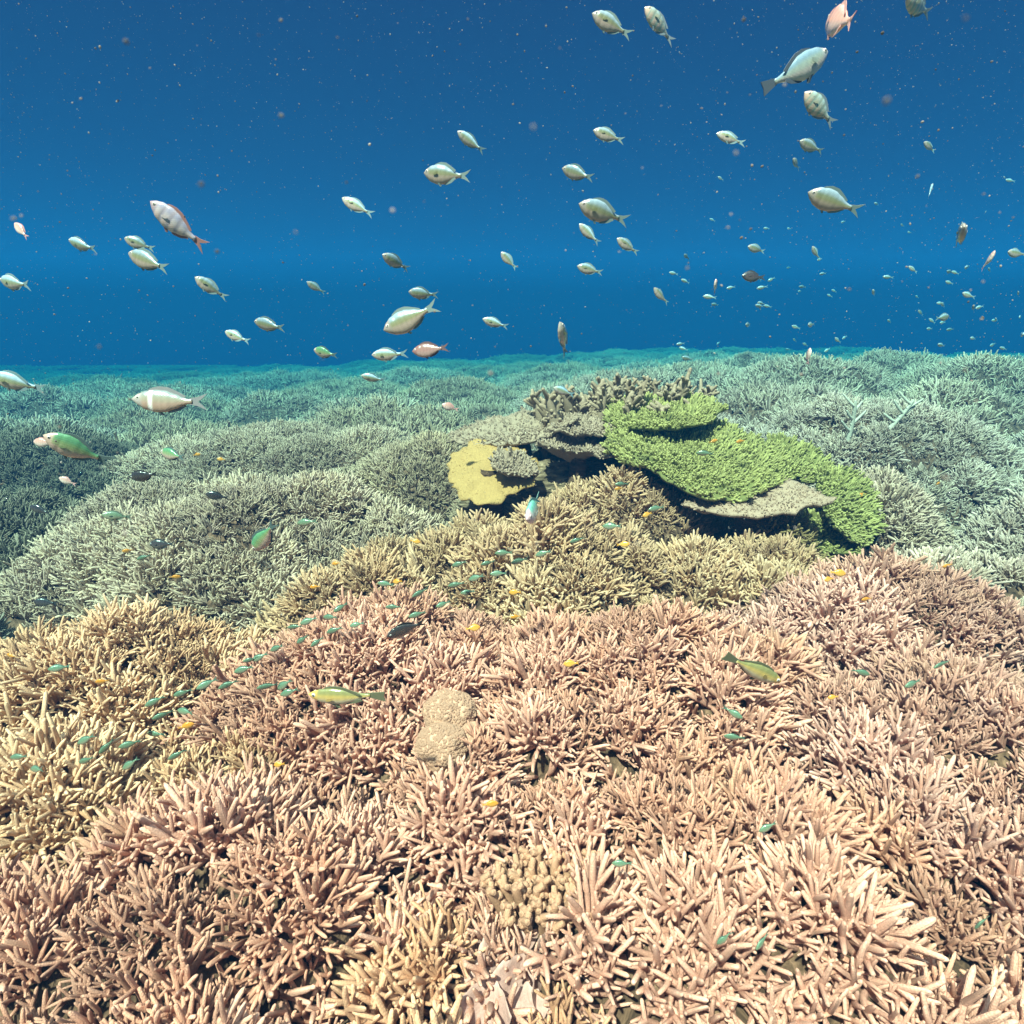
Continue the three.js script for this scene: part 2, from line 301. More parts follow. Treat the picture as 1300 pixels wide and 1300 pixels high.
// a table or plate coral: stalk, plate with an uneven rim, and a lawn of branchlets
function tableCoral(o) {
  const g = thing('table_coral', o.label, 'coral', o.at), R = rng(o.seed);
  g.rotation.set(o.tilt, 0, o.lean ?? 0, 'ZXY');
  const lobe = a => 1 + (o.lobe ?? .1) * (noise(Math.cos(a) * 1.3 + o.seed, Math.sin(a) * 1.3) * 1.4 + noise(Math.cos(a) * 4 + o.seed, Math.sin(a) * 4, 3) * .7 + noise(Math.cos(a) * 11, Math.sin(a) * 11, o.seed) * .45) - (o.notch && Math.abs(((a - o.notch + 9.42) % 6.283) - 3.1416) < .5 ? .28 * Math.cos((((a - o.notch + 9.42) % 6.283) - 3.1416) * 3.14) : 0);
  const wave = (x, z) => (o.wave ?? .02) * (noise(x * 7 + o.seed, z * 7) + .5 * noise(x * 19, z * 19, o.seed));
  const at = (r, a) => { const k = lobe(a), x = Math.cos(a) * r * k * o.rx, z = Math.sin(a) * r * k * o.rz; return V(x, (o.dish ?? .02) * r * r + wave(x, z), z); };
  const b = new MB(), n = 72, J = 14, th = o.thick ?? .022, top = [], bot = [];
  for (let j = 0; j <= J; j++) { const r = j / J; top.push(range(n, i => { const p = at(r, i / n * 6.283); return b.v(p, r > .93 && o.rim ? o.rim : WHITE, p.x, p.z); })); }
  for (let j = 0; j <= J; j++) { const r = j / J; bot.push(range(n, i => { const p = at(r * .985, i / n * 6.283); p.y -= th * (1.3 - .75 * r) + (r < .35 ? (.35 - r) * .1 : 0); return b.v(p, WHITE, p.x, p.z); })); }
  for (let i = 0; i < n; i++) { const k = (i + 1) % n; for (let j = 0; j < J; j++) { b.f(top[j][i], top[j][k], top[j + 1][i]); b.f(top[j][k], top[j + 1][k], top[j + 1][i]); b.f(bot[j][i], bot[j + 1][i], bot[j][k]); b.f(bot[j][k], bot[j + 1][i], bot[j + 1][k]); } b.f(top[J][i], top[J][k], bot[J][i]); b.f(top[J][k], bot[J][k], bot[J][i]); }
  part('plate', b.done(), o.plateMat, g);
  if (o.stalk) {
    const s = new MB(), R2 = rng(o.seed + 3), d = V(0, -1, 0).applyQuaternion(g.quaternion.clone().invert());
    twig(s, V(0, -th * .6, 0), V(0, -th, 0).addScaledVector(d, o.stalk * .4), V(0, -th, 0).addScaledVector(d, o.stalk), o.rx * .22, o.rx * .3, 6, 12, WHITE, WHITE, .2, R2); part('stalk', s.done(), deadMat, g);
  }
  if (o.nubs) {
    const N = Math.floor(Math.PI * o.rx * o.rz / (o.gap * o.gap)), lists = o.nubs.map(() => []), M = new THREE.Matrix4(), S = V();
    for (let k = 0; k < N; k++) {
      const r = Math.sqrt((k + .5) / N) + (R() - .5) * .02, a = k * 2.399963 + (R() - .5) * .08; if (r > 1.01 || r < (o.from ?? 0)) { R(); R(); R(); continue; }
      const p = at(Math.min(r, 1), a); p.y -= .003;
      const d = V(Math.cos(a) * (.25 + .75 * r * r) * (o.out ?? 1), 1, Math.sin(a) * (.25 + .75 * r * r) * (o.out ?? 1)).add(V((R() - .5) * .5, 0, (R() - .5) * .5)).normalize();
      const q = new THREE.Quaternion().setFromUnitVectors(UP, d).multiply(new THREE.Quaternion().setFromAxisAngle(UP, k * 1.7));
      lists[k % lists.length].push([p, q, (.7 + .5 * R()) * (o.nubSize ?? 1)]);
    }
    lists.forEach((l, v) => {
      const im = shade(new THREE.InstancedMesh(o.nubs[v], o.nubMat, l.length)); im.name = 'branchlet_cover'; im.userData.kind = 'stuff';
      l.forEach(([p, q, s], i) => { im.setMatrixAt(i, M.compose(p, q, S.setScalar(s))); const t = .8 + .4 * (((i * 37) % 101) / 101); im.setColorAt(i, C(t, t, t)); }); g.add(im);
    });
  }
  return g;
}
function spot(px, py, z) { const d = ray(px, py); return EYE.clone().addScaledVector(d, -z / d.z); }
const D = Math.PI / 180;
const GREEN = { nubs: NUB.green, nubMat: liveGreen, plateMat: greenPlate, gap: .0155, out: .8 };
tableCoral({ ...GREEN, at: spot(880, 575, 2.12), rx: .315, rz: .29, tilt: 18 * D, lean: -5 * D, seed: 31, stalk: .3, dish: .01, notch: 2.5, label: 'largest bright green table coral, a tilted plate over the grey shelf' });
tableCoral({ ...GREEN, at: spot(838, 528, 2.32), rx: .22, rz: .16, tilt: 13 * D, lean: 4 * D, seed: 32, stalk: .25, lobe: .16, label: 'upper green table coral tier growing against the grey columns' });
tableCoral({ ...GREEN, at: spot(1072, 640, 2.0), rx: .125, rz: .165, tilt: 36 * D, lean: -20 * D, seed: 33, stalk: .2, lobe: .14, label: 'steep green table coral drooping beside the smooth grey dome' });
tableCoral({ ...GREEN, at: spot(1008, 586, 2.2), rx: .12, rz: .13, tilt: 24 * D, lean: -14 * D, seed: 34, stalk: .2, lobe: .14, label: 'small green table coral between the largest and the drooping one' });
tableCoral({ ...GREEN, at: spot(1052, 680, 1.93), rx: .12, rz: .08, tilt: 34 * D, lean: -6 * D, seed: 35, stalk: .15, lobe: .2, label: 'low green table coral lobe under the drooping one' });
tableCoral({ at: spot(622, 592, 2.12), rx: .165, rz: .155, tilt: 30 * D, lean: 6 * D, seed: 41, stalk: .2, lobe: .19, dish: -.02, thick: .014, plateMat: yellowMat, nubs: NUB.yellow, nubMat: yellowMat, gap: .0075, nubSize: .6, out: .8, label: 'ochre yellow plate coral with a pale rim and a grey coral on it' });
const GRAY = { nubs: NUB.grey, nubMat: greyMat, plateMat: greyMat, gap: .017, thick: .02 };
tableCoral({ ...GRAY, at: spot(652, 594, 2.09), rx: .085, rz: .07, tilt: 24 * D, lean: -6 * D, seed: 51, lobe: .25, wave: .03, gap: .013, label: 'small grey knobbly coral resting on the yellow plate coral' });
tableCoral({ ...GRAY, at: spot(655, 548, 2.38), rx: .24, rz: .17, tilt: 10 * D, lean: 10 * D, seed: 52, stalk: .3, lobe: .15, wave: .03, from: .25, nubSize: .8, label: 'broad grey brown dead table coral behind the yellow plate' });
tableCoral({ ...GRAY, at: spot(735, 572, 2.2), rx: .14, rz: .10, tilt: 12 * D, lean: -6 * D, seed: 53, stalk: .3, lobe: .3, wave: .035, gap: .014, label: 'ruffled grey shelf coral between the yellow plate and the green table' });
tableCoral({ ...GRAY, at: spot(742, 545, 2.3), rx: .13, rz: .10, tilt: 14 * D, lean: 3 * D, seed: 54, stalk: .25, lobe: .3, wave: .035, gap: .014, label: 'grey knobbly shelf coral under the grey columns' });
tableCoral({ ...GRAY, plateMat: greyPale, nubMat: greyPale, at: spot(960, 636, 1.88), rx: .235, rz: .12, tilt: 12 * D, lean: 5 * D, seed: 55, stalk: .2, lobe: .22, wave: .03, gap: .014, nubSize: .55, label: 'pale grey dead shelf under the largest green table coral' });
// the reef rock that carries them
{
  const g = new THREE.SphereGeometry(1, 96, 64), p = g.attributes.position, v = V();
  for (let i = 0; i < p.count; i++) { v.fromBufferAttribute(p, i); const k = 1 + .16 * noise(v.x * 2.5, v.y * 2.5, v.z * 2.5) + .09 * noise(v.x * 7, v.y * 7, v.z * 7) + .05 * noise(v.x * 18, v.y * 18, v.z * 18); p.setXYZ(i, v.x * .62 * k, v.y * .30 * k, v.z * .27 * k); }
  g.computeVertexNormals(); const o = part('reef_rock', g, seabedMat, scene); o.position.set(.42, .22, -2.42); o.userData = { label: 'rough reef rock that carries the table corals', category: 'rock' };
}
// lumpy grey columns: one colony with many upright branches
{
  const base = spot(800, 535, 2.5); base.y = .42;
  const g = thing('column_coral', 'grey brown coral of lumpy upright columns behind the green tables', 'coral', base), R = rng(63);
  for (let k = 0; k < 64; k++) {
    const px = 700 + k / 64 * 192 + (R() - .5) * 14, z = 2.36 + .3 * R(), p = spot(px, 540, z).sub(base); p.y = 0;
    const high = (.19 + .15 * R()) * (px < 725 ? .85 : px > 850 ? .95 : 1.05) + (2.5 - z) * .1, b = new MB(), r = .019 + .012 * R();
    const lean = V((R() - .5) * .2, high, (R() - .5) * .16), top = p.clone().add(lean);
    twig(b, p, p.clone().lerp(top, .5).add(V((R() - .5) * .05, 0, (R() - .5) * .04)), top, r * 1.1, r * .5, 7, 8, [1.3, 1.3, 1.35], WHITE, .55, R);
    for (let m = 0; m < 52; m++) {
      const q = p.clone().lerp(top, .2 + .75 * R()), a = R() * 6.283, l = r * (.8 + 1.5 * R() * R()), d = V(Math.cos(a) * l, l * (.4 + R() * .8), Math.sin(a) * l);
      twig(b, q, q.clone().addScaledVector(d, .6), q.clone().add(d), r * .36, r * .22, 2, 5, [1.3, 1.3, 1.3]);
    }
    part('branch', b.done(), columnMat, g);
  }
}
// pale, finely knobbed coral head
{
  const at = onLevel(568, 925, .362), g = thing('coral_head', 'pale knobbly round coral head sunk among the pink staghorn', 'coral', at);
  const m = coralMat(C(.66, .40, .29));
  const swell = (v, s) => 1 + .13 * noise(v.x * 2 + s, v.y * 2, v.z * 2) + .04 * noise(v.x * 6, v.y * 6, v.z * 6 + s);
  [[0, .0, -.035, .043, 1], [-.006, -.012, .03, .04, 2], [.03, -.02, .0, .03, 3]].forEach(([x, y, z, r, s]) => {
    const q = new THREE.SphereGeometry(1, 90, 60), p = q.attributes.position, v = V(), n = p.count, cs = new Float32Array(n * 3).fill(1);
    for (let i = 0; i < n; i++) { v.fromBufferAttribute(p, i); const k = r * swell(v, s); p.setXYZ(i, v.x * k, v.y * k * .9, v.z * k); }
    q.setAttribute('color', new THREE.BufferAttribute(cs, 3)); const uv = q.attributes.uv; for (let i = 0; i < n; i++) uv.setXY(i, uv.getX(i) * .2, uv.getY(i) * .1);
    q.computeVertexNormals(); part('lobe', q, m, g).position.set(x, y, z);
  });
  const knob = new THREE.IcosahedronGeometry(.0026, 2); knob.setAttribute('color', new THREE.Float32BufferAttribute(range(knob.attributes.position.count * 3, () => 1), 3));
  const R = rng(88), lists = range(3, () => []), M = new THREE.Matrix4(), S = V();
  for (let k = 0; k < 2200; k++) { const y = R(), a = k * 2.4, e = Math.sqrt(1 - y * y), d = V(Math.cos(a) * e, y, Math.sin(a) * e), c = [V(0, 0, -.035), V(-.006, -.012, .03)][k % 2], p = c.clone().addScaledVector(V(d.x, d.y * .9, d.z), [.043, .04][k % 2] * swell(d, k % 2 + 1)); lists[k % 3].push([p, new THREE.Quaternion().setFromUnitVectors(UP, d), .6 + .4 * R()]); }
  lists.forEach((l, v) => { const im = shade(new THREE.InstancedMesh(knob, m, l.length)); im.name = 'knob_cover'; im.userData.kind = 'stuff'; l.forEach(([p, q, s], i) => im.setMatrixAt(i, M.compose(p, q, S.setScalar(s)))); g.add(im); });
}
// pink foliose plates and the knobbly finger coral behind them
{
  const at = onLevel(662, 1240, .302), g = thing('leaf_coral', 'lavender pink leafy plate coral in the gap between the thickets', 'coral', at), R = rng(93);
  const m = coralMat(C(.53, .33, .305), { bumpScale: .0002 });
  for (let k = 0; k < 12; k++) {
    const b = new MB(), n = 22, J = 12, w = .02 + .016 * R(), h = .035 + .02 * R(), id = [[], []];
    const fold = .008 + .008 * R(), ph = R() * 6;
    for (let side = 0; side < 2; side++) for (let j = 0; j <= J; j++) for (let i = 0; i <= n; i++) {
      const u = i / n * 2 - 1, v = j / J, ww = w * (.5 + .5 * Math.sqrt(v)), top = 1 - .35 * u * u + .12 * noise(u * 3 + k, 5) + .05 * noise(u * 12, k);
      const rib = .0007 * Math.sin(u * 70 + noise(v * 3, u * 4, k) * 3);
      id[side].push(b.v(V(u * ww, v * h * top, fold * Math.sin(u * 3 + ph) * v + .012 * u * u + rib + (side ? -.0035 : 0) * (1 - .5 * v)), v > .9 ? [1.2, 1.25, 1.25] : WHITE, u * ww, v * h));
    }
    const W = n + 1; for (let j = 0; j < J; j++) for (let i = 0; i < n; i++) { const A = j * W + i, f = id[0], q = id[1]; b.f(f[A], f[A + 1], f[A + W]); b.f(f[A + 1], f[A + W + 1], f[A + W]); b.f(q[A], q[A + W], q[A + 1]); b.f(q[A + 1], q[A + W], q[A + W + 1]); }
    for (let i = 0; i < n; i++) { const A = J * W + i; b.f(id[0][A], id[0][A + 1], id[1][A]); b.f(id[0][A + 1], id[1][A + 1], id[1][A]); }
    const o = part('leaf', b.done(), m, g); o.position.set((k % 3 - 1) * .028 + (R() - .5) * .025, -.03, (Math.floor(k / 3) - 1.5) * .026); o.rotation.set(-.75 + (R() - .5) * .5, (R() - .5) * 1.5, (R() - .5) * .6, 'YXZ');
  }
}
{
  const at = onLevel(690, 1125, .335), g = thing('finger_coral', 'pale straw knobbly finger coral behind the lavender plate coral', 'coral', at), R = rng(97), m = coralMat(C(.50, .28, .18));
  for (let k = 0; k < 40; k++) {
    const a = k * 2.4, r = .062 * Math.sqrt(k / 44), p = V(Math.cos(a) * r, -.03, Math.sin(a) * r * .8), d = V(Math.cos(a) * r * 8, 1, Math.sin(a) * r * 8).normalize(), l = .03 + .018 * R(), b = new MB(), top = p.clone().addScaledVector(d, l);
    twig(b, p, p.clone().lerp(top, .5), top,   .0062, .005, 4, 7, [1.15, 1.15, 1.2], WHITE, .3, R);
    for (let q = 0; q < 7; q++) { const s = p.clone().lerp(top, .3 + .65 * R()), t = R() * 6.28, e = s.clone().add(V(Math.cos(t), .8, Math.sin(t)).multiplyScalar(.009)); twig(b, s, s.clone().lerp(e, .5), e, .0045, .004, 1, 5, [1.2, 1.2, 1.25]); }
    part('branch', b.done(), m, g);
  }
}
// dead white antlers standing out of the loose grey thicket
[[1076, 560, 2.9, -2, .2, 'tall bleached dead staghorn branch standing upright in the grey thicket'], [1128, 545, 2.95, 30, .17, 'bleached dead staghorn branch leaning over in the grey thicket']].forEach(([px, py, z, lean, len, label], n) => {
  const p = spot(px, py, z), b = new MB(), R = rng(70 + n), d = V(Math.sin(lean * D), Math.cos(lean * D), .1), g = thing('dead_branch', label, 'coral', p);
  const s = p.clone().sub(p), e = d.clone().multiplyScalar(len); twig(b, s, s.clone().lerp(e, .5).add(V(.015, 0, 0)), e, .011, .007, 6, 7, WHITE, WHITE, .2, R); part('stem', b.done(), coralMat(C(.62, .60, .52)), g);
  for (let k = 0; k < 5; k++) { const c = new MB(), q = e.clone().multiplyScalar(.25 + .15 * k), f = q.clone().add(V((k % 2 ? 1 : -1) * (.04 + .03 * R()), .03 + .04 * R(), (R() - .5) * .05)); twig(c, q, q.clone().lerp(f, .5).add(V(0, -.006, 0)), f, .0075, .005, 3, 6, WHITE); part('branch', c.done(), g.children[0].material, g); }
});

// ---------------------------------------------------------------- fish
const lerpPts = (pts, s) => { let k = 0; while (k < pts.length - 2 && s > pts[k + 1][0]) k++; const a = pts[k], b = pts[k + 1], t = (s - a[0]) / (b[0] - a[0]), u = t * t * (3 - 2 * t) * .5 + t * .5; return a[1] + (b[1] - a[1]) * u; };
const PROFILE = [[0, .03], [.03, .2], [.1, .5], [.22, .82], [.4, 1], [.55, .95], [.72, .66], [.86, .33], [.94, .22], [1, .21]];
const mix3 = (a, b, t) => a.map((v, k) => v + (b[k] - v) * Math.min(1, Math.max(0, t)));
function fishBody(o) {
  const b = new MB(), S = 30, A = 20, ring = [];
  for (let j = 0; j <= S; j++) {
    const s = j / S, x = .5 - s * .8, h = lerpPts(PROFILE, s) * o.depth * .5, w = Math.min(h, h * .36 + .012) * (s < .3 ? 1.1 : 1), cy = -.015 * Math.sin(s * 3.14) + (o.arch ?? 0) * (s - .3) * (s - .3), bend = (o.bend ?? .05) * s * s;
    ring.push(range(A, i => {
      const a = i / A * 6.283, up = Math.sin(a), y = cy + up * h * (up > 0 ? 1 : .94), z = Math.cos(a) * w + bend;
      const speck = 1 + .10 * Math.sign(Math.sin(j * 1.9 + (i % 2) * 1.5)) * (s > .25 ? 1 : 0) * .5 + .06 * noise(x * 30, y * 30, z * 30);
      let c = up > .25 ? mix3(o.flank, o.back, (up - .25) / .4) : mix3(o.flank, o.belly, (-up + .1) / .45);
      if (s < .2) c = mix3(c, o.head, (.2 - s) / .06);
      if (o.bars && s > .16 && (s * 6.2 + .2) % 1 < .36) c = o.bars;  // bars imitate rippling sunlight on the body, put into the colour
      if (o.band && s > .27 && s < .36) c = o.band;
      return b.v(V(x, y, z), c.map(v => v * speck), x, y);
    }));
  }
  const n = b.v(V(.506, 0, 0), o.head, 0, 0), t = b.v(V(-.3, ring ? 0 : 0, o.bend ?? .05), o.flank, 0, 0);
  for (let i = 0; i < A; i++) { const k = (i + 1) % A; b.f(n, ring[0][i], ring[0][k]); b.f(t, ring[S][k], ring[S][i]); for (let j = 0; j < S; j++) { b.f(ring[j][i], ring[j + 1][i], ring[j][k]); b.f(ring[j][k], ring[j + 1][i], ring[j + 1][k]); } }
  return b.done();
}
function sheet(pts, z = .007, color = WHITE) {
  const s = new THREE.Shape(); pts.forEach((p, k) => k ? s.lineTo(p[0], p[1]) : s.moveTo(p[0], p[1]));
  const g = new THREE.ExtrudeGeometry(s, { depth: z, bevelEnabled: false, steps: 1 }); g.translate(0, 0, -z / 2);
  const n = g.attributes.position.count; g.setAttribute('color', new THREE.Float32BufferAttribute(range(n, () => color).flat(), 3)); return g;
}
const KINDS = {
  damsel: { depth: .38, back: [.20, .29, .36], flank: [.16, .18, .075], belly: [.34, .27, .22], head: [.28, .25, .22], fin: [.20, .30, .30] },  // bluish back: sunlit sheen from above put into the colour
  pale: { depth: .33, back: [.32, .48, .60], flank: [.22, .26, .13], belly: [.40, .33, .28], head: [.38, .37, .34], fin: [.22, .36, .40] },  // blue-white back is a sun highlight painted into the colour
  green: { depth: .40, back: [.09, .24, .12], flank: [.20, .28, .12], belly: [.48, .34, .28], head: [.50, .36, .30], fin: [.12, .2, .2] },
  silver: { depth: .33, back: [.18, .22, .22], flank: [.28, .27, .20], belly: [.38, .26, .20], head: [.34, .32, .30], fin: [.28, .3, .32], band: [.66, .66, .64] },
  barred: { depth: .40, back: [.30, .42, .42], flank: [.32, .35, .28], belly: [.42, .33, .26], head: [.50, .38, .30], fin: [.2, .28, .34], bars: [.22, .28, .24] },  // bars: painted ripples of water light
  pinkbar: { depth: .36, back: [.30, .30, .40], flank: [.46, .42, .44], belly: [.52, .40, .38], head: [.36, .28, .30], fin: [.40, .20, .18], bars: [.30, .27, .32] },  // bars: ripples of light painted over the flank
  long: { depth: .29, back: [.14, .24, .32], flank: [.26, .34, .30], belly: [.44, .40, .36], head: [.36, .38, .40], fin: [.06, .10, .15] },
  wrasse: { depth: .25, back: [.20, .20, .08], flank: [.52, .38, .12], belly: [.54, .46, .32], head: [.60, .40, .10], fin: [.18, .19, .10] },
  chromis: { depth: .34, back: [.10, .18, .12], flank: [.13, .21, .13], belly: [.22, .24, .17], head: [.13, .2, .12], fin: [.09, .16, .12] },
  orange: { depth: .46, back: [.66, .26, .03], flank: [.74, .34, .05], belly: [.74, .42, .10], head: [.70, .30, .05], fin: [.7, .34, .05] },
  dark: { depth: .40, back: [.035, .03, .03], flank: [.06, .045, .045], belly: [.09, .07, .06], head: [.05, .04, .04], fin: [.03, .03, .03] },
  brown: { depth: .38, back: [.20, .09, .08], flank: [.28, .15, .13], belly: [.34, .22, .20], head: [.26, .13, .12], fin: [.16, .08, .08] },
  pink: { depth: .42, back: [.55, .28, .24], flank: [.66, .38, .32], belly: [.72, .52, .46], head: [.66, .40, .36], fin: [.6, .3, .28] },
  white: { depth: .46, back: [.14, .42, .34], flank: [.50, .52, .48], belly: [.60, .44, .46], head: [.56, .40, .44], fin: [.2, .42, .40] },
};
const scaleTex = dataTex(64, (u, v) => { let m = 9; for (const [a, b] of [[0, 0], [1, 0], [0, 1], [1, 1], [.5, .5], [-.5, .5], [1.5, .5], [.5, -.5]]) m = Math.min(m, Math.hypot((u - a) * 1.1 + .12, v - b)); const k = 255 * Math.min(1, m * 1.5); return [k, k, k]; });
scaleTex.repeat.set(26, 26);
const fishMat = new THREE.MeshPhysicalMaterial({ vertexColors: true, roughness: .26, clearcoat: .8, clearcoatRoughness: .18, iridescence: .6, iridescenceIOR: 1.45, iridescenceThicknessRange: [120, 360], bumpMap: scaleTex, bumpScale: .00015, side: THREE.DoubleSide });
const finMat = new THREE.MeshPhysicalMaterial({ vertexColors: true, roughness: .85, transmission: .45, thickness: 0, side: THREE.DoubleSide });
const eyeMat = new THREE.MeshStandardMaterial({ color: C(.6, .6, .56), roughness: .25 }), pupilMat = new THREE.MeshStandardMaterial({ color: C(.01, .01, .012), roughness: .15 });
const eyeGeo = new THREE.SphereGeometry(1, 12, 8);
const protos = {};
function fishParts(kind, turn) {
  const key = kind + turn; if (protos[key]) return protos[key];
  const o = { ...KINDS[kind], bend: [-.09, .03, .10][turn] }, d = o.depth * .5, bend = o.bend ?? .05, f = o.fin, slim = o.depth < .3;
  const tail = sheet(slim ? [[-.26, .03], [-.5, .075], [-.485, 0], [-.5, -.075], [-.26, -.03]] : [[-.27, .045], [-.37, .065], [-.5, .125], [-.43, .045], [-.375, 0], [-.43, -.04], [-.5, -.115], [-.37, -.06], [-.27, -.045]], .009, f); tail.translate(0, 0, bend);
  const curve = (s0, s1, sgn, hh) => { const top = [], low = []; for (let k = 0; k <= 8; k++) { const s = s0 + (s1 - s0) * k / 8, x = .5 - s * .8, y = sgn * (lerpPts(PROFILE, s) * d - .02); low.push([x, y]); top.push([x - .03, y + sgn * (.02 + hh * Math.pow(Math.sin(Math.min(1, k / 8 + .12) * 2.8), .7))]); } return low.concat(top.reverse()); };
  const dorsal = sheet(curve(.26, .84, 1, slim ? .018 : .03), .008, f), anal = sheet(curve(.56, .86, -1, slim ? .015 : .03), .008, f); [dorsal, anal].forEach(g => g.translate(0, 0, bend * .3));
  const pec = sheet([[0, .01], [-.05, .03], [-.11, .02], [-.10, -.012], [-.05, -.022], [0, -.01]], .004, o.flank.map(v => v * 1.1)), pelvic = sheet([[0, 0], [-.07, -.07], [-.10, -.06], [-.05, .0]], .006, f);
  return protos[key] = { body: fishBody(o), tail, dorsal, anal, pec, pelvic, d, bend, w: d * .36 + .012 };
}
function fishModel(kind, full, root, turn) {
  const P = fishParts(kind, turn);
  part('body', P.body, fishMat, root); part('tail_fin', P.tail, finMat, root);
  if (!full) return;
  part('dorsal_fin', P.dorsal, finMat, root); part('anal_fin', P.anal, finMat, root);
  for (const s of [-1, 1]) {
    const p = part('pectoral_fin', P.pec, finMat, root); p.position.set(.24, -.03, s * (P.w * .98)); p.rotation.set(0, s * .15, -.4);
    const v = part('pelvic_fin', P.pelvic, finMat, root); v.position.set(.18, -P.d * .86, s * .02); v.rotation.x = s * .25;
    const e = part('eye', eyeGeo, eyeMat, root); e.position.set(.41, P.d * .16, s * (P.w * .60)); e.scale.set(.028, .028, .012);
    const q = part('pupil', eyeGeo, pupilMat, e); q.position.set(.05, 0, s * .35); q.scale.set(.62, .62, .8);
  }
}
function smallFish(kind, turn) { const P = fishParts(kind, turn); return P.one ??= mergeGeometries([P.body, P.tail, P.dorsal].map(g => { const q = (g.index ? g.toNonIndexed() : g.clone()); for (const a of Object.keys(q.attributes)) if (!['position', 'normal', 'color', 'uv'].includes(a)) q.deleteAttribute(a); return q; })); }
const camR = V(1, 0, 0).applyQuaternion(camera.quaternion), camU = UP.clone().applyQuaternion(camera.quaternion), camB = V(0, 0, 1).applyQuaternion(camera.quaternion);
const REAL = { damsel: .075, pale: .068, green: .08, silver: .09, barred: .075, pinkbar: .085, long: .11, wrasse: .10, chromis: .036, orange: .034, dark: .07, brown: .075, pink: .06, white: .06 };
function reefHit(d) { for (let t = .3; t < 14; t += .02) { const p = EYE.clone().addScaledVector(d, t); if (p.y < reefY(p.x, p.z) + .03) return t; } return 99; }
const WATER_LABEL = {
  damsel: ['olive green damselfish with pale belly swimming in open blue water', 'olive damselfish in open water'], pale: ['small pale mint fish swimming in open blue water', 'pale mint fish in open water'],
  chromis: ['tiny blue green fish hovering low over the staghorn branches', 'tiny blue green fish over the coral'], orange: ['tiny orange fish tucked close among the coral branches', 'tiny orange fish among the coral'],
  dark: ['blackish brown fish gliding low over the grey coral mounds', 'blackish fish over the grey mounds'], pink: ['small pinkish fish drifting in the water over the reef', 'small pinkish fish'],
};
let fishNo = 0;
function addFish(x, y, len, ang, yaw, kind, label, category = 'fish') {
  const turn = fishNo % 3, b = (yaw + ((fishNo * 47) % 41) - 20) * D, a = (ang + ((fishNo++ * 29) % 13) - 6) * D, apparent = len / Math.max(.35, Math.cos(b)), d = ray(x, y), hit = reefHit(d);
  let L = REAL[kind], dist = L * FPX / apparent / Math.max(.2, -d.dot(camB));
  if (dist > hit - L * .5 - .03) { const k = (hit - .03) / (dist + L * .5); dist *= k; L *= k; }
  const roll = Math.sin(fishNo * 2.3) * .25, h = camR.clone().multiplyScalar(Math.cos(a) * Math.cos(b)).addScaledVector(camU, Math.sin(a) * Math.cos(b)).addScaledVector(camB, Math.sin(b)).normalize();
  const zz = V().crossVectors(h, Math.abs(h.y) > .93 ? camB.clone().negate() : UP).normalize(), yy = V().crossVectors(zz, h); yy.applyAxisAngle(h, roll); zz.applyAxisAngle(h, roll);
  const shared = label ? null : WATER_LABEL[kind]; let root;
  if (len < 30) { root = part(numbered('fish'), smallFish(kind, turn), fishMat, scene); }
  else { root = new THREE.Group(); root.name = numbered('fish'); scene.add(root); fishModel(kind, len >= 30, root, turn); }
  root.userData = { label: label ?? shared[0], category }; if (shared) root.userData.group = shared[1];
  root.matrixAutoUpdate = true; root.position.copy(EYE).addScaledVector(d, dist); root.quaternion.setFromRotationMatrix(new THREE.Matrix4().makeBasis(h, yy, zz)); root.scale.setScalar(L);
}
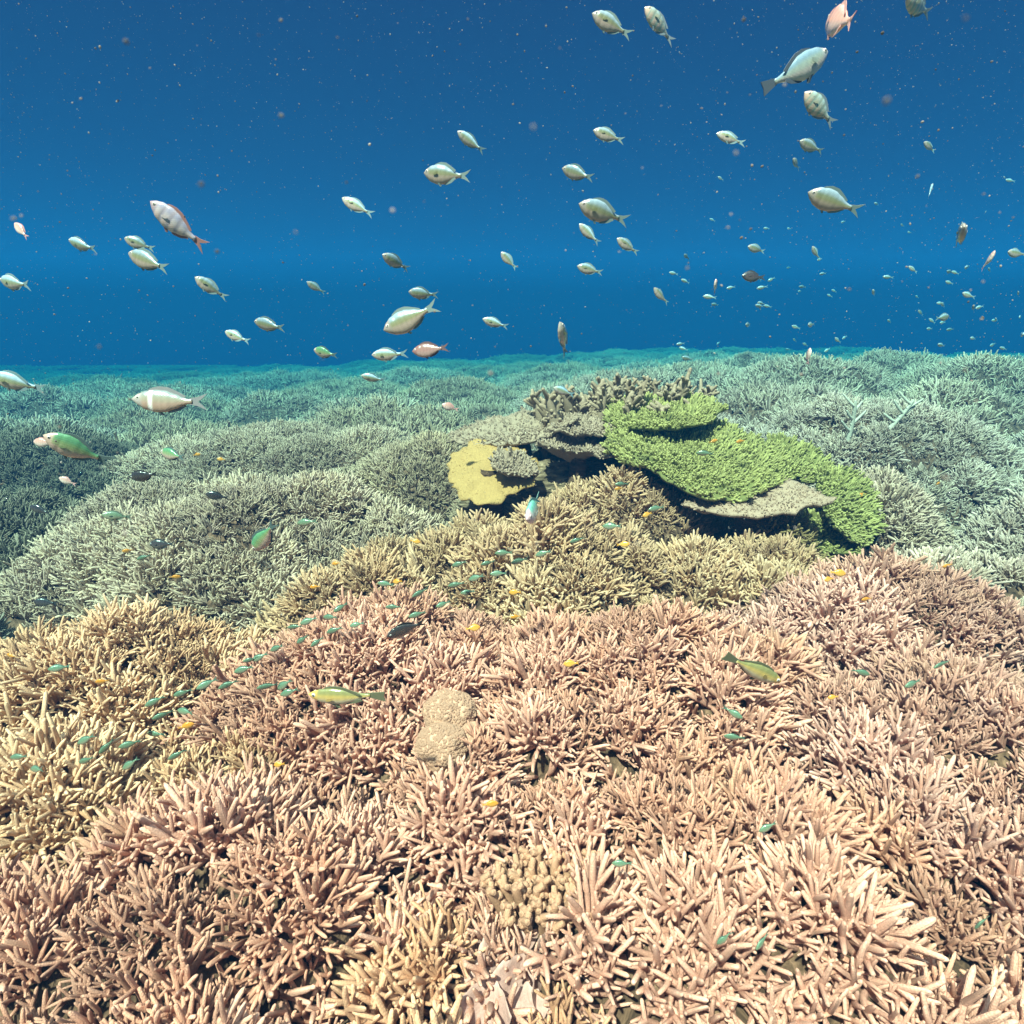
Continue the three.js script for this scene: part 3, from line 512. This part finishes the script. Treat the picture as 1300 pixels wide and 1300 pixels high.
// [x, y, length, heading in the picture plane, turn towards the viewer, kind, label]
const swimmers = [
  [28, 293, 28, 140, 20, 'pink', 'small brownish fish at the reef rim nosing upward in blue water'], [104, 311, 45, 160, 0, 'pale'], [176, 309, 38, 160, 10, 'damsel'], [190, 332, 60, 155, 0, 'damsel'],
  [226, 286, 78, 133, 10, 'pinkbar', 'slim silver pink fish with dusky bars of painted rippling light and a reddish tail'], [268, 365, 40, 152, 10, 'damsel'], [401, 365, 20, 155, 20, 'damsel'], [18, 359, 52, 162, 0, 'pale'], [300, 427, 36, 150, 0, 'pale'], [343, 412, 44, 172, 0, 'damsel'],
  [777, 31, 56, 160, 10, 'damsel'], [839, 31, 52, 152, 20, 'barred', 'pale fish with dark upright bars of painted rippling light beside an olive damselfish'], [598, 180, 38, 148, 10, 'pale'], [773, 172, 42, 172, -10, 'damsel'], [566, 221, 60, 170, 0, 'damsel'], [734, 220, 44, 156, 0, 'damsel'],
  [454, 262, 44, 150, 10, 'pale'], [767, 270, 68, 157, 5, 'damsel'], [748, 297, 34, 145, 10, 'pale'], [797, 312, 33, 155, 5, 'damsel'], [503, 333, 33, 158, 15, 'damsel'], [646, 331, 28, 130, 30, 'damsel'], [749, 342, 34, 172, 15, 'damsel'], [537, 373, 38, 172, 0, 'damsel'],
  [522, 404, 76, 203, 0, 'damsel', 'large olive green fish with a white forked tail, nosing down'], [629, 410, 34, 160, 0, 'pale'], [717, 431, 36, 122, 35, 'pale'], [838, 376, 25, 145, 15, 'damsel'], [413, 448, 34, 162, 0, 'green', 'small dark green fish level with a pale mint fish over the far reef'], [494, 450, 46, 176, 0, 'pale'], [547, 444, 48, 178, 0, 'brown', 'reddish brown fish swimming level just above the far reef'], [474, 480, 32, 172, 0, 'pale'], [572, 517, 22, 165, 10, 'pink'], [715, 497, 27, 165, 20, 'pale'],
  [1167, 7, 52, 178, 10, 'barred', 'banded pale fish swimming highest, above the long blue grey fish'], [1063, 25, 54, 80, -35, 'pink', 'pinkish fish swimming straight up with spread fins'], [1014, 87, 108, 38, -5, 'long', 'long blue grey fish swimming up with a dark tail'], [1041, 138, 56, 146, 20, 'barred', 'pale fish with dark upright bars of painted rippling light below the long blue grey fish'],
  [929, 175, 42, 166, 5, 'pale'], [1029, 186, 34, 174, 10, 'damsel'], [1011, 208, 17, 170, 30, 'damsel'], [1181, 186, 23, 165, 40, 'damsel'], [1059, 256, 70, 156, 12, 'damsel', 'deep bodied olive fish with a bright white tail'], [1181, 242, 22, 60, 0, 'pale'], [961, 316, 26, 175, 15, 'damsel'], [1035, 321, 18, 140, 30, 'pale'], [957, 351, 33, 178, 0, 'dark', 'dark fish silhouetted against the blue water'],
  [909, 364, 16, 100, 20, 'pink'], [901, 377, 17, 175, 10, 'pale'], [1159, 342, 16, 160, 30, 'pale'], [1128, 352, 14, 170, 0, 'pale'], [1229, 375, 20, 165, 20, 'pale'], [1220, 298, 30, 195, 55, 'damsel'], [1256, 331, 17, 100, 40, 'pink'], [1290, 322, 28, 178, 0, 'damsel'], [1196, 403, 24, 10, 0, 'damsel'], [968, 365, 14, 180, 0, 'pale'], [1026, 452, 20, 85, 20, 'pink'], [873, 455, 16, 170, 0, 'damsel'],
  [20, 486, 66, 160, 0, 'pale', 'mint fish with a long dark tail above the dark grey bank'], [217, 509, 88, 174, 0, 'silver', 'silver fish with a bright white band behind the head'], [99, 571, 70, 157, 8, 'green', 'emerald green fish with a pinkish head and belly'], [55, 562, 28, 175, 10, 'pink'], [220, 577, 38, 166, 0, 'green', 'small emerald green fish over the grey coral bank'],
  [183, 604, 38, 182, 0, 'dark'], [85, 611, 22, 160, 0, 'pink'], [52, 647, 28, 165, 0, 'dark'], [276, 630, 28, 168, 0, 'dark'], [148, 655, 32, 170, 0, 'chromis'], [336, 680, 52, 222, 0, 'green', 'dull green fish nosing down over the grey green mound'], [390, 663, 28, 190, 0, 'chromis'], [205, 691, 32, 180, 0, 'dark'], [183, 707, 20, 200, 0, 'chromis'], [58, 765, 28, 168, 0, 'dark'],
  [680, 645, 38, 235, 40, 'white', 'pale turquoise and pink fish turned head down over tan coral'], [515, 797, 48, 205, 0, 'dark', 'blackish fish resting over the brown pink dome'],
  [956, 848, 92, -28, 0, 'wrasse', 'yellow green wrasse swimming downward above the pink thicket'], [438, 886, 98, 173, 0, 'wrasse', 'slender yellow headed wrasse swimming level above brown coral'],
  [882, 590, 18, 100, 30, 'white', 'tiny white fish hovering over the largest green table coral'], [875, 576, 22, 180, 0, 'dark', 'small dark fish over the largest green table coral'],
];
swimmers.forEach(a => addFish(...a));
// tiny blue green fish over the branches
[[790, 615, 0], [833, 645, 10], [777, 668, -5], [733, 686, 20], [690, 702, 20], [640, 702, 0], [620, 715, 5], [633, 728, 8], [660, 712, 15], [583, 716, 15], [605, 733, 15], [580, 742, 18], [594, 752, 10], [490, 741, -5], [534, 752, 25], [433, 771, 25], [420, 783, 10], [425, 800, 20], [453, 793, 10], [500, 770, 0], [530, 780, 20], [563, 767, 20], [340, 870, 12], [361, 869, 30], [367, 879, 25], [375, 795, 15], [392, 788, 20], [403, 815, 30], [290, 868, 20], [263, 868, 30], [384, 812, 35], [352, 822, 25], [330, 834, 20], [318, 838, 15], [310, 849, 20], [197, 890, 25], [208, 908, 10], [236, 903, 5], [198, 932, 0], [232, 880, 15], [110, 938, 25], [136, 947, 40], [165, 945, 15], [48, 976, 10], [110, 965, 20], [165, 970, 30], [25, 960, 15], [225, 958, 30], [75, 848, 5], [930, 905, 150], [933, 936, 5], [790, 1097, 5], [895, 575, 0], [1092, 853, 160], [1160, 868, 10], [1195, 842, 30], [968, 1195, 40], [920, 1192, 45], [1245, 1170, 60], [975, 1050, 35]]
  .forEach(([x, y, t], k) => addFish(x, y, y > 840 ? 26 : 20 + (k % 3) * 2, 180 + t, 0, 'chromis'));
[[527, 687, 14], [786, 620, 12], [822, 653, 14], [791, 691, 16], [505, 738, 14], [654, 752, 16], [600, 797, 20], [725, 842, 20], [655, 783, 14], [1063, 727, 20], [1052, 735, 14], [1203, 718, 12], [236, 921, 20], [355, 970, 16], [130, 865, 18], [250, 577, 10], [281, 583, 10], [162, 699, 12], [222, 732, 14], [427, 715, 12], [400, 745, 14], [905, 560, 12], [940, 560, 12], [1095, 628, 12], [1190, 614, 10], [15, 832, 16], [1058, 885, 14], [622, 1020, 22], [1100, 760, 14]]
  .forEach(([x, y, l], k) => addFish(x, y, l, k % 3 ? 178 + (k * 29) % 20 : (k * 37) % 30 - 10, 0, 'orange'));
{ // the far shoal over the right hand reef
  const R = rng(404);
  for (let k = 0; k < 70; k++) { const x = 850 + 450 * R(), y = 195 + 250 * Math.sqrt(R()), l = 6 + 7 * R(); const s = KINDS.pale; WATER_LABEL.shoal = ['tiny pale fish in the distant shoal above the grey thickets', 'distant shoal']; addFish(x, y, l, 150 + 60 * R(), 40 * R(), k % 4 ? 'pale' : 'damsel', WATER_LABEL.shoal[0]); scene.children[scene.children.length - 1].userData.group = WATER_LABEL.shoal[1]; }
}
// ---------------------------------------------------------------- specks drifting in the water
{
  const R = rng(808), g = new THREE.IcosahedronGeometry(1, 0), p = g.attributes.position; for (let i = 0; i < p.count; i++) p.setXYZ(i, p.getX(i), p.getY(i) * .6, p.getZ(i) * .8); g.computeVertexNormals();
  const m = new THREE.MeshStandardMaterial({ color: C(.62, .62, .60), roughness: .9 }), list = [], M = new THREE.Matrix4();
  for (let k = 0; k < 22000; k++) { const d = ray(-60 + 1420 * R(), -60 + 900 * R()), t = .35 + 4.2 * Math.pow(R(), .6), q = EYE.clone().addScaledVector(d, t), s = (.0004 + .0013 * Math.pow(R(), 5)) * (.6 + .35 * t), e = new THREE.Euler(R() * 6, R() * 6, R() * 6); if (q.y < reefY(q.x, q.z) + .08) continue; list.push(M.clone().compose(q, new THREE.Quaternion().setFromEuler(e), V(s, s, s))); }
  for (let k = 0; k < 150; k++) { const d = ray(-60 + 1420 * R(), -60 + 800 * R()), t = .07 + .25 * R(), s = .0002 + .0005 * R() * R(); list.push(M.clone().compose(EYE.clone().addScaledVector(d, t), new THREE.Quaternion().setFromEuler(new THREE.Euler(R() * 6, R() * 6, 0)), V(s, s, s))); }
  const im = shade(new THREE.InstancedMesh(g, m, list.length)); list.forEach((x, i) => { im.setMatrixAt(i, x); const v = .1 + .34 * R(); im.setColorAt(i, C(v, v * .97, v * .93)); }); im.name = 'plankton'; im.userData = { kind: 'stuff', label: 'pale specks of plankton drifting in the blue water', category: 'plankton' }; scene.add(im);
}

renderer.render(scene, camera);
